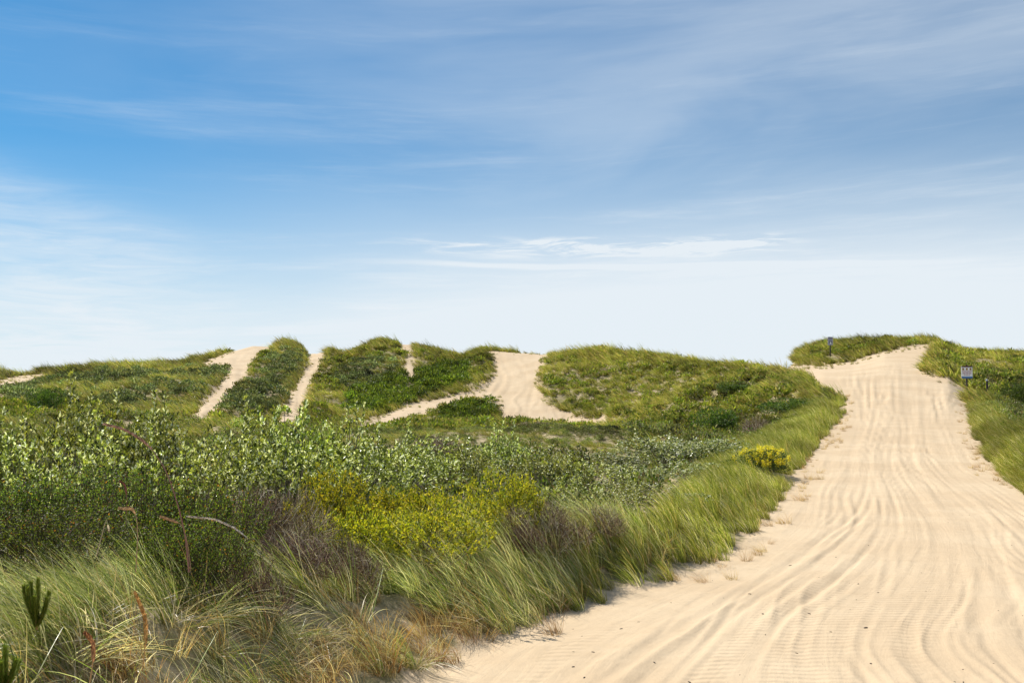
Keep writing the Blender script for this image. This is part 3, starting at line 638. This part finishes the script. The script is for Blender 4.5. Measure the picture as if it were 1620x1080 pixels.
KIND = {
 'leafy': [leafy(cols_=LC1, wts=[.28, .20, .20, .21, .11]) for _ in range(4)],
 'silver': [leafy(2.6, 1.7, 470, .085, LC2, [.27, .18, .23, .22, .10], 10) for _ in range(3)],
 'broom': [broom(cols_=[(.085, .125, .014), (.14, .20, .02), (.022, .03, .008), (.24, .31, .035), (.10, .065, .03)], per=32, leaf=.022) for _ in range(3)],
 'lime': [broom(1.7, 1.1, 520, [(.31, .33, .018), (.46, .44, .02), (.10, .13, .014), (.56, .46, .035)], .042, 14, .16, .0) for _ in range(3)],
 'bare': [bare() for _ in range(3)],
 'dark': [fine(2.6, 1.5, 5200, .085, [(.055, .095, .014), (.08, .13, .018), (.12, .17, .024), (.03, .05, .01)]) for _ in range(3)],
 'bright': [fine(2.4, .9, 3800, .08, [(.18, .28, .02), (.13, .22, .018), (.25, .34, .03)])],
 'lupin': [lupin()],
}
DIM = {'leafy': (2.4, 1.7), 'silver': (2.6, 1.7), 'broom': (1.5, 1.2), 'lime': (1.7, 1.1), 'bare': (1.3, .9), 'dark': (2.6, 1.5), 'bright': (2.4, .9), 'lupin': (1.6, .9)}
NAMES = {'leafy': ('leafy_shrub', 'shrub', 'glossy leafed shrubs'), 'silver': ('silvery_shrub', 'shrub', 'silvery leafed shrubs'), 'broom': ('broom_bush', 'bush', 'dark broom bushes'),
         'lime': ('yellow_green_bush', 'bush', 'yellow-green bushes'), 'bare': ('dry_bush', 'bush', 'brown twiggy bushes'), 'dark': ('round_bush', 'bush', 'dark round bushes'), 'bright': ('low_bush', 'bush', None), 'lupin': ('flowering_bush', 'bush', None)}
count = {k: 0 for k in KIND}
def shrub(kind, px, ytop, d, wpx, label, deep=1.0, hmul=1.0):
    x = (px - 810) / F * d; zg = float(height(np.array([x]), np.array([d]))[0]); zt = float(yz(d, ytop))
    w0, h0 = DIM[kind]; k = count[kind]; count[kind] += 1; parts = KIND[kind][k % len(KIND[kind])]
    nm, cat, grp = NAMES[kind]
    e = obj(nm, None, None, (x, d, zg + EYE - .06)); e.rotation_euler = (0, 0, float(rng.random() * 6.28))
    sxy = wpx * d / F / w0; sz = max((zt - zg), .35) / (h0 * 1.02) * hmul; e.scale = (sxy, sxy * deep, sz)
    for pn, me in zip(('foliage', 'branches', 'flower_spikes'), parts): obj(pn, me, e)
    tag(e, label, cat, grp); e.empty_display_size = .3; return e
S = shrub
for a in [
 ('leafy', 118, 611, 14, 200, 'tallest glossy leafed shrub at left, its sprigs reaching up against the far dune'),
 ('leafy', 15, 646, 15, 210, 'glossy leafed shrub at the left edge of the photo behind the dark broom'),
 ('leafy', 215, 632, 15, 200, 'glossy leafed shrub behind the curved seed stalk, right of the tallest one'),
 ('leafy', 300, 662, 14.5, 180, 'glossy leafed shrub just left of where the left sand chute ends'),
 ('leafy', 385, 645, 14, 190, 'glossy leafed shrub right below the left sand chute and dark dune face'),
 ('leafy', 470, 636, 14.6, 200, 'glossy leafed shrub hiding the foot of the second sand chute'),
 ('leafy', 555, 648, 15.5, 190, 'glossy leafed shrub just right of the foot of the second sand chute'),
 ('leafy', 60, 682, 12, 210, 'lower glossy shrub in front, directly behind the left end of the broom'),
 ('leafy', 190, 666, 12, 210, 'lower glossy shrub directly behind the middle of the dark broom'),
 ('leafy', 320, 688, 12, 210, 'lower glossy shrub directly behind the right end of the dark broom'),
 ('leafy', 440, 680, 12.6, 200, 'lower glossy shrub left of the yellow-green bushes, behind the brown twigs'),
 ('leafy', 540, 690, 14.2, 200, 'glossy shrub directly behind the left end of the yellow-green bushes'),
 ('leafy', 640, 672, 19, 150, 'glossy shrub below the lower end of the middle chute branch'),
 ('leafy', 725, 688, 20, 170, 'glossy shrub in front of the small green island beside the middle chute'),
 ('leafy', 800, 672, 24, 110, 'upright glossy shrub below the foot of the middle chute'),
 ('leafy', 640, 706, 16.5, 170, 'glossy shrub directly behind the middle of the yellow-green bushes'),
 ('leafy', 750, 700, 17.5, 150, 'glossy shrub directly behind the right end of the yellow-green bushes'),
 ('leafy', 850, 700, 19, 150, 'glossy shrub behind the brown twigs in the centre of the photo'),
 ('leafy', 935, 716, 19.5, 140, 'glossy shrub left of and in front of the silvery thicket'),
 ('leafy', 1040, 758, 18, 120, 'small glossy shrub between the silvery thicket and the near grass ridge'),
 ('leafy', 905, 745, 15.5, 130, 'glossy shrub directly behind the widest brown twiggy bush'),
 ('leafy', 975, 757, 15.5, 120, 'glossy shrub behind the right end of the brown twiggy bushes'),
 ('silver', 1075, 775, 17.5, 100, 'small silvery shrub tucked into the inner side of the near grass ridge'),
 ('silver', 1050, 680, 31, 150, 'large silvery green shrub left of the yellow flowering bush, middle of its thicket'),
 ('silver', 1125, 683, 32, 120, 'silvery green shrub at the right end of its thicket, nearest the yellow flowers'),
 ('silver', 975, 703, 28, 120, 'silvery green shrub at the left end of its thicket'),
 ('silver', 1010, 726, 23, 130, 'silvery green shrub at the front of the thicket, above the near grass ridge'),
 ('silver', 1090, 722, 25, 120, 'silvery green shrub in front of the thicket, below left of the yellow flowers'),
 ('broom', 20, 745, 8.6, 260, 'dark green broom bush cut by the left edge of the photo'),
 ('broom', 130, 742, 8.9, 260, 'dark green broom bush with orange flecks, second from the left edge'),
 ('broom', 235, 736, 8.7, 250, 'tallest dark green broom bush, in the middle of its row'),
 ('broom', 340, 752, 8.8, 230, 'dark green broom bush at the right end of its row beside brown twigs'),
 ('broom', 90, 790, 7.2, 280, 'low dark broom bush in front at left, just above the pale grass'),
 ('broom', 10, 662, 13.4, 90, 'dark upright broom bush standing among glossy shrubs at the left edge'),
 ('broom', 290, 800, 7.4, 230, 'low dark broom bush in front, behind the dry seed stalks'),
 ('lime', 520, 745, 11.4, 160, 'yellow-green bush at the left end of its row'),
 ('lime', 615, 736, 11.8, 190, 'yellow-green bush second from the left in its row'),
 ('lime', 705, 740, 11.8, 180, 'yellow-green bush second from the right in its row'),
 ('lime', 790, 748, 12.2, 150, 'darker yellow-green bush at the right end of its row beside brown twigs'),
 ('lime', 580, 770, 10.5, 190, 'low yellow-green bush at the front left of its row'),
 ('lime', 685, 772, 10.6, 200, 'low yellow-green bush at the front right of its row'),
 ('bare', 390, 845, 7.8, 150, 'low dark twiggy bush at the foot of the low front broom'),
 ('bare', 430, 762, 10.2, 170, 'grey-brown twiggy bush just right of the dark broom, highest of the brown ones there'),
 ('bare', 500, 795, 9.6, 170, 'brown twiggy bush between the dark broom and the yellow-green bushes'),
 ('bare', 560, 835, 9.6, 150, 'brown twiggy bush below the left end of the yellow-green bushes'),
 ('bare', 470, 835, 8.9, 170, 'brown twiggy bush low down at the right foot of the dark broom'),
 ('bare', 815, 792, 11.6, 110, 'brown twiggy bush at the right foot of the yellow-green bushes'),
 ('bare', 872, 780, 12.2, 160, 'widest brown twiggy bush, right of the yellow-green bushes'),
 ('bare', 948, 792, 13.2, 120, 'brown twiggy bush at the right end, above the sand edge grass'),
 ('lupin', 1205, 704, 27, 104, 'bush covered in yellow flower spikes beside the sand track'),
 ('dark', 76, 611, 64, 62, 'round dark green bush on the far slope at left'),
 ('dark', 1125, 644, 58, 84, 'round dark green bush on the flat below the middle hill, left of grey twigs'),
 ('dark', 1165, 603, 78, 110, 'wide flat dark green bush on the slope of the middle hill'),
 ('dark', 1608, 603, 58, 60, 'dark green bush in the hollow at the right edge below the black marker post'),
 ('dark', 925, 678, 62, 110, 'long dark bush below the foot of the middle chute, right half'),
 ('dark', 850, 668, 68, 80, 'dark bush below the foot of the middle chute, left half'),
 ('dark', 1250, 628, 56, 100, 'dark bush by the grass ridge where the wide track narrows on its left side'),
 ('dark', 800, 704, 30, 90, 'dark bush among glossy shrubs in the centre of the photo'),
 ('dark', 1160, 725, 27, 70, 'dark bush between the silvery thicket and the yellow flowers'),
 ('dark', 770, 686, 52, 100, 'low dark bush on the flat between the small green island and the glossy shrubs'),
 ('bare', 850, 690, 46, 120, 'low grey-brown twiggy bush on the flat in front of the middle chute'),
 ('dark', 1010, 684, 50, 90, 'low dark bush behind the left end of the silvery thicket'),
 ('bright', 1205, 690, 42, 65, 'low bright green bush behind the yellow flowering bush'),
 ('bare', 1200, 654, 50, 90, 'grey twiggy bush on the flat right of the round dark bush'),
 ('bare', 690, 690, 36, 110, 'grey-brown twiggy bush on the flat below the small green island'),
 ('bare', 970, 690, 48, 110, 'grey-brown twiggy bush on the flat below the middle hill, left of the round dark bush'),
]: S(*a)

# ------------------------------------------------------------------ signs and posts
def ground(px, d):
    x = (px - 810) / F * d; return x, float(height(np.array([x]), np.array([d]))[0]) + EYE
def boxmesh(name, m, *bs, bev=.0):
    g = Geo()
    for b in bs: g.box(np.array(b[0]), *b[1])
    return g.mesh(name, m)
def rounded(name, m, w_, h_, t_, r, c):
    import bmesh
    bm = bmesh.new(); pts = []
    for cx, cz, a0 in ((w_ / 2 - r, h_ / 2 - r, 0), (-w_ / 2 + r, h_ / 2 - r, 90), (-w_ / 2 + r, -h_ / 2 + r, 180), (w_ / 2 - r, -h_ / 2 + r, 270)):
        for k in range(5):
            a = R(a0 + k * 22.5); pts.append((cx + r * math.cos(a), cz + r * math.sin(a)))
    vs = [bm.verts.new((c[0] + px_, c[1] - t_ / 2, c[2] + pz)) for px_, pz in pts]; f = bm.faces.new(vs)
    ex = bmesh.ops.extrude_face_region(bm, geom=[f]); bmesh.ops.translate(bm, vec=(0, t_, 0), verts=[v for v in ex['geom'] if isinstance(v, bmesh.types.BMVert)])
    bmesh.ops.recalc_face_normals(bm, faces=bm.faces); me = bpy.data.meshes.new(name); bm.to_mesh(me); me.materials.append(m); return me
d = 66; x, z = ground(1529.5, d); zc = float(yz(d, 588.5)) + EYE; W_, H_ = 17.2 * d / F, 19.5 * d / F
e = obj('warning_sign', None, None, (x, d, z)); e.rotation_euler = (0, 0, R(-4))
tag(e, 'white warning sign with three amber symbols and a blue foot stripe on the right bank', 'sign')
zz = zc - z
obj('post', boxmesh('post', M['post'], ((0, .05, zz / 2 + .15 * H_), (.09, .09, zz + .82 * H_))), e)
obj('panel', rounded('panel', M['white'], W_, H_, .02, .04, (0, -.01, zz)), e)
obj('header', boxmesh('header', M['maroon'], ((0, -.0245, zz + H_ * .455), (W_ * .96, .006, H_ * .11)), ((0, -.0245, zz + H_ * .545), (W_ * .17, .006, H_ * .07))), e)
obj('foot_stripe', boxmesh('foot_stripe', M['blue'], ((0, -.0245, zz - H_ * .43), (W_ * .97, .006, H_ * .13))), e)
for k in (-1, 0, 1):
    s_ = obj('symbol', boxmesh('symbol', M['amber'], ((k * W_ * .33, -.0245, zz + H_ * .25), (W_ * .17, .006, H_ * .17))), e)
    obj('figure', boxmesh('figure', M['ink'], ((k * W_ * .33, -.0295, zz + H_ * .24), (W_ * .07, .004, H_ * .11)), ((k * W_ * .33 + .01, -.0295, zz + H_ * .305), (W_ * .035, .0044, H_ * .03))), s_)
bars = [((0, -.0235, zz + H_ * .065), (W_ * .88, .004, H_ * .045))]
for row, (zf, n_, w0) in enumerate(((-.05, 6, .10), (-.125, 6, .075), (-.24, 4, .09))):
    for i in range(n_): bars.append((((i - (n_ - 1) / 2) * W_ * .135, -.0235, zz + H_ * zf), (W_ * w0, .004, H_ * .045)))
obj('text_lines', boxmesh('text_lines', M['red'], *bars), e)

d = 93; x, z = ground(1314.5, d); zc = float(yz(d, 539.3)) + EYE; W_, H_ = 8.2 * d / F, 13 * d / F; zz = zc - z
e = obj('route_sign', None, None, (x, d, z)); e.rotation_euler = (0, 0, R(3))
tag(e, 'small upright grey sign on a dark post at the top of the sandy rise', 'sign')
obj('post', boxmesh('post', M['post'], ((0, .05, zz / 2), (.08, .08, zz + H_ * .8))), e)
obj('panel', rounded('panel', M['pale'], W_, H_, .02, .03, (0, -.01, zz)), e)
obj('header', boxmesh('header', M['slate'], ((0, -.0235, zz + H_ * .42), (W_ * .9, .004, H_ * .1))), e)
obj('text_lines', boxmesh('text_lines', M['grey'], *[((0, -.0235, zz + H_ * zf), (W_ * wf, .004, H_ * .06)) for zf, wf in ((.27, .7), (.16, .8), (.05, .6))]), e)
q = obj('symbol', boxmesh('symbol', M['slate'], ((.02, -.0235, zz - H_ * .2), (W_ * .62, .004, H_ * .3))), e)
tri = Geo(); tri.add(np.array([(-.09, -.0275, zz - H_ * .33), (.13, -.0275, zz - H_ * .33), (.045, -.0275, zz - H_ * .1), (-.005, -.0275, zz - H_ * .1)]), np.array([[0, 1, 2, 3]]), np.array((.5, .5, .5)))
obj('figure', tri.mesh('figure', M['white']), q)
def marker(px, ytop, d, hpx, wpx, label, cap=True, stick=False):
    x, z = ground(px, d); zt = float(yz(d, ytop)) + EYE; h = hpx * d / F; w_ = wpx * d / F
    g = Geo(); k = 7; tt = np.linspace(0, 1, k); b = min(z - .2, zt - h); PT = np.stack([x * 0 + .01 * np.sin(tt * 4) * stick, tt * 0, (zt - b) * tt], 1)[None]
    e = obj('marker_post' if not stick else 'thin_stake', None, None, (x, d, b)); tag(e, label, 'post')
    g.tubes(PT, np.linspace(1.05, .95, k)[None] * w_ / 2, pick([(.05, .04, .035)], 1), 8); obj('post_shaft', g.mesh('post_shaft', M['post'], False), e)
    c_ = Geo(); H2 = zt - b; c_.tubes(np.array([[(0, 0, H2 - .02), (0, 0, H2 + .06), (0, 0, H2 + .10), (0, 0, H2 + .105)]]), np.array([[w_ * .56, w_ * .56, w_ * .35, .001]]), pick([(.5, .5, .5)], 1), 8)
    obj('cap', c_.mesh('cap', M['metal'] if cap else M['post']), e)
marker(1561, 602, 62, 19, 3.2, 'slim black marker post with a pale cap on the right bank below the warning sign')
marker(1230, 609.5, 74, 9, 3.0, 'short dark post at the right end of the middle hill')
marker(728, 655, 76, 14, 1.0, 'thin dark stake at the foot of the middle chute branch', False, True)

# ------------------------------------------------------------------ tall dry stalks, seedlings, chips on the sand
def stalk(pts, d, head, label, rr=.0045, thick=.011, colr=(.34, .20, .12)):
    """pts: outline of the stalk as seen, bottom to top; head: share of the length that carries seed"""
    P = np.array([((p_ - 810) / F * d, 0, yz(d, q_) + EYE) for p_, q_ in pts]); n = 40
    t = np.linspace(0, 1, len(P)); tt = np.linspace(0, 1, n); C_ = np.stack([np.interp(tt, t, P[:, i]) for i in range(3)], 1)
    for _ in range(6): C_[1:-1] = (C_[:-2] + C_[1:-1] * 2 + C_[2:]) / 4
    C_[:, 1] = np.sin(tt * 3) * .05; o = C_[0].copy(); C_ = C_ - o
    e = obj('grass_stalk', None, None, (o[0], d, o[2])); tag(e, label, 'grass stalk', 'tall dry seed stalks')
    g = Geo(); g.tubes(C_[None], np.linspace(1, .45, n)[None] * rr, G([colr]) * .8, 5); obj('stem', g.mesh('stem', M['twig']), e)
    h = Geo(); i0 = int(n * (1 - head)); m_ = 260; k = rng.random(m_) * (n - 1 - i0) + i0; ki = k.astype(int); fr = (k - ki)[:, None]
    Q = C_[ki] * (1 - fr) + C_[np.minimum(ki + 1, n - 1)] * fr; T = unit(C_[np.minimum(ki + 1, n - 1)] - C_[ki]); u = (k - i0) / (n - 1 - i0)
    wd = thick * (.35 + 1.0 * np.sin(np.pi * np.clip(u * .9 + .08, 0, 1)))[:, None]
    rd = unit(np.cross(T, rng.normal(size=(m_, 3)))); h.chips(Q + rd * wd * .22, T + rd * .35, rd, .020, .0035, pick([colr, tuple(v * 1.5 for v in colr), tuple(v * .7 for v in colr)], m_))
    obj('seed_head', h.mesh('seed_head', M['twig']), e)
stalk([(305, 905), (297, 850), (282, 800), (262, 745), (235, 705), (200, 680), (168, 671)], 5.6, .36, 'longest curved seed stalk, arching left over the glossy shrubs', .0042, .013, (.38, .20, .13))
stalk([(222, 905), (220, 850), (216, 820), (210, 806), (196, 804)], 5.4, .42, 'upright dry stalk with a bent feathery head before the dark broom', .003, .012, (.48, .30, .15))
stalk([(308, 900), (298, 860), (288, 830), (262, 818)], 5.5, .3, 'short dry stalk bending left beside the longest curved one', .003, .010, (.40, .24, .12))
stalk([(395, 850), (372, 836), (340, 822), (302, 817)], 6.2, .9, 'pale stalk lying almost level before the right end of the broom', .003, .006, (.50, .40, .32))
stalk([(236, 1060), (234, 1020), (232, 980), (222, 940)], 4.2, .75, 'rust coloured seed stalk standing in the pale grass, right of the other low one', .003, .014, (.45, .22, .08))
stalk([(155, 1080), (152, 1050), (150, 1020), (146, 1003)], 4.0, .7, 'rust coloured seed stalk lowest in the pale grass at left', .003, .015, (.48, .26, .10))
stalk([(205, 830), (202, 790), (198, 768), (195, 762)], 7.5, .6, 'thin reddish stalk standing up out of the dark broom', .003, .008, (.36, .16, .10))
stalk([(160, 880), (163, 850), (168, 822), (172, 830), (178, 838)], 5.6, .25, 'thin pale bent stalk at the left of the feathery ones', .003, .008, (.5, .38, .22))
def seedling(px, ytop, ybot, d, label, rust=0):
    x = (px - 810) / F * d; zb = float(yz(d, ybot)) + EYE; h = (ybot - ytop) * d / F
    e = obj('pine_seedling', None, None, (x, d, zb)); e.scale = (.75, .75, .9); tag(e, label, 'pine seedling')
    g = Geo(); t = Geo(); k = 8
    for i in range(k):
        b0 = G([0, 0, .05 + .1 * i / k * h]); a = i * 2.4; out = G([math.cos(a) * .09, math.sin(a) * .06, 0]) * (1 if i else 0); hh = h * (1 if i == 0 else .55 + .35 * rng.random())
        q = np.linspace(0, 1, 8)[:, None]; PT = b0 + out * np.sin(q * 1.4) + G([0, 0, 1.0]) * q * hh
        t.tubes(PT[None], np.linspace(1, .6, 8)[None] * .007, G([(.22, .12, .05)]), 5); m_ = 1100; u = rng.random((m_, 1)) * 6.9; ui = u.astype(int)[:, 0]
        Q = PT[ui] + (PT[ui + 1] - PT[ui]) * (u - ui[:, None]); T = unit(PT[ui + 1] - PT[ui]); rd = unit(np.cross(T, rng.normal(size=(m_, 3))))
        cc = pick([(.10, .14, .014), (.15, .19, .02), (.22, .25, .035)], m_)
        if rust and i % 3 == 1: top = u[:, 0] > 6.3; cc[top] = G([.22, .035, .03])
        g.chips(Q, T * .9 + rd * .75, rd, .030, .0014, cc)
    obj('stem', t.mesh('stem', M['twig']), e); obj('needles', g.mesh('needles', M['soft']), e)
seedling(70, 925, 1010, 4.9, 'green pine seedling with upright shoots in the pale grass at left')
seedling(22, 1035, 1110, 4.2, 'pine seedling with red shoot tips in the bottom left corner', 1)
# wood chips and pebbles
cm = []
for i in range(3):
    g = Geo(); k = 6; an = np.arange(k) / k * 6.283
    g.tubes(np.array([[(-1.0, 0, .15), (-.7, .1, .25), (0, .05, .3), (.7, -.1, .25), (1.0, 0, .15)]]) * [.016, .012, .010], np.array([[.001, .006, .008, .006, .001]]) * (.8 + .4 * rng.random()), pick([(.05, .035, .025)], 1), 6)
    cm.append(g.mesh('wood_chip', M['chip'], True))
n = 0
while n < 64:
    p_, d_ = 700 + rng.random() * 920, 7.9 + 13 * rng.random()**1.6
    x_ = (p_ - 810) / F * d_; s_, _ = sand_sd(np.array([x_]), np.array([d_]), np.array([-2.2]))
    if s_[0] < 6: continue
    j = (np.abs(rows - d_)).argmin(); i_ = (np.abs(cols - p_)).argmin()
    o = obj('wood_chip', cm[n % 3], None, (X[j, i_], Y[j, i_], Z[j, i_] + EYE - .001)); o.rotation_euler = (0, 0, rng.random() * 6.28); q = .35 + .8 * rng.random()**2; o.scale = (q * (1 + rng.random()), q, q)
    tag(o, 'tiny dark wood chip lying on the pale rutted sand', 'wood chip', 'wood chips scattered on the sand'); n += 1
print('faces in terrain', len(Qa))
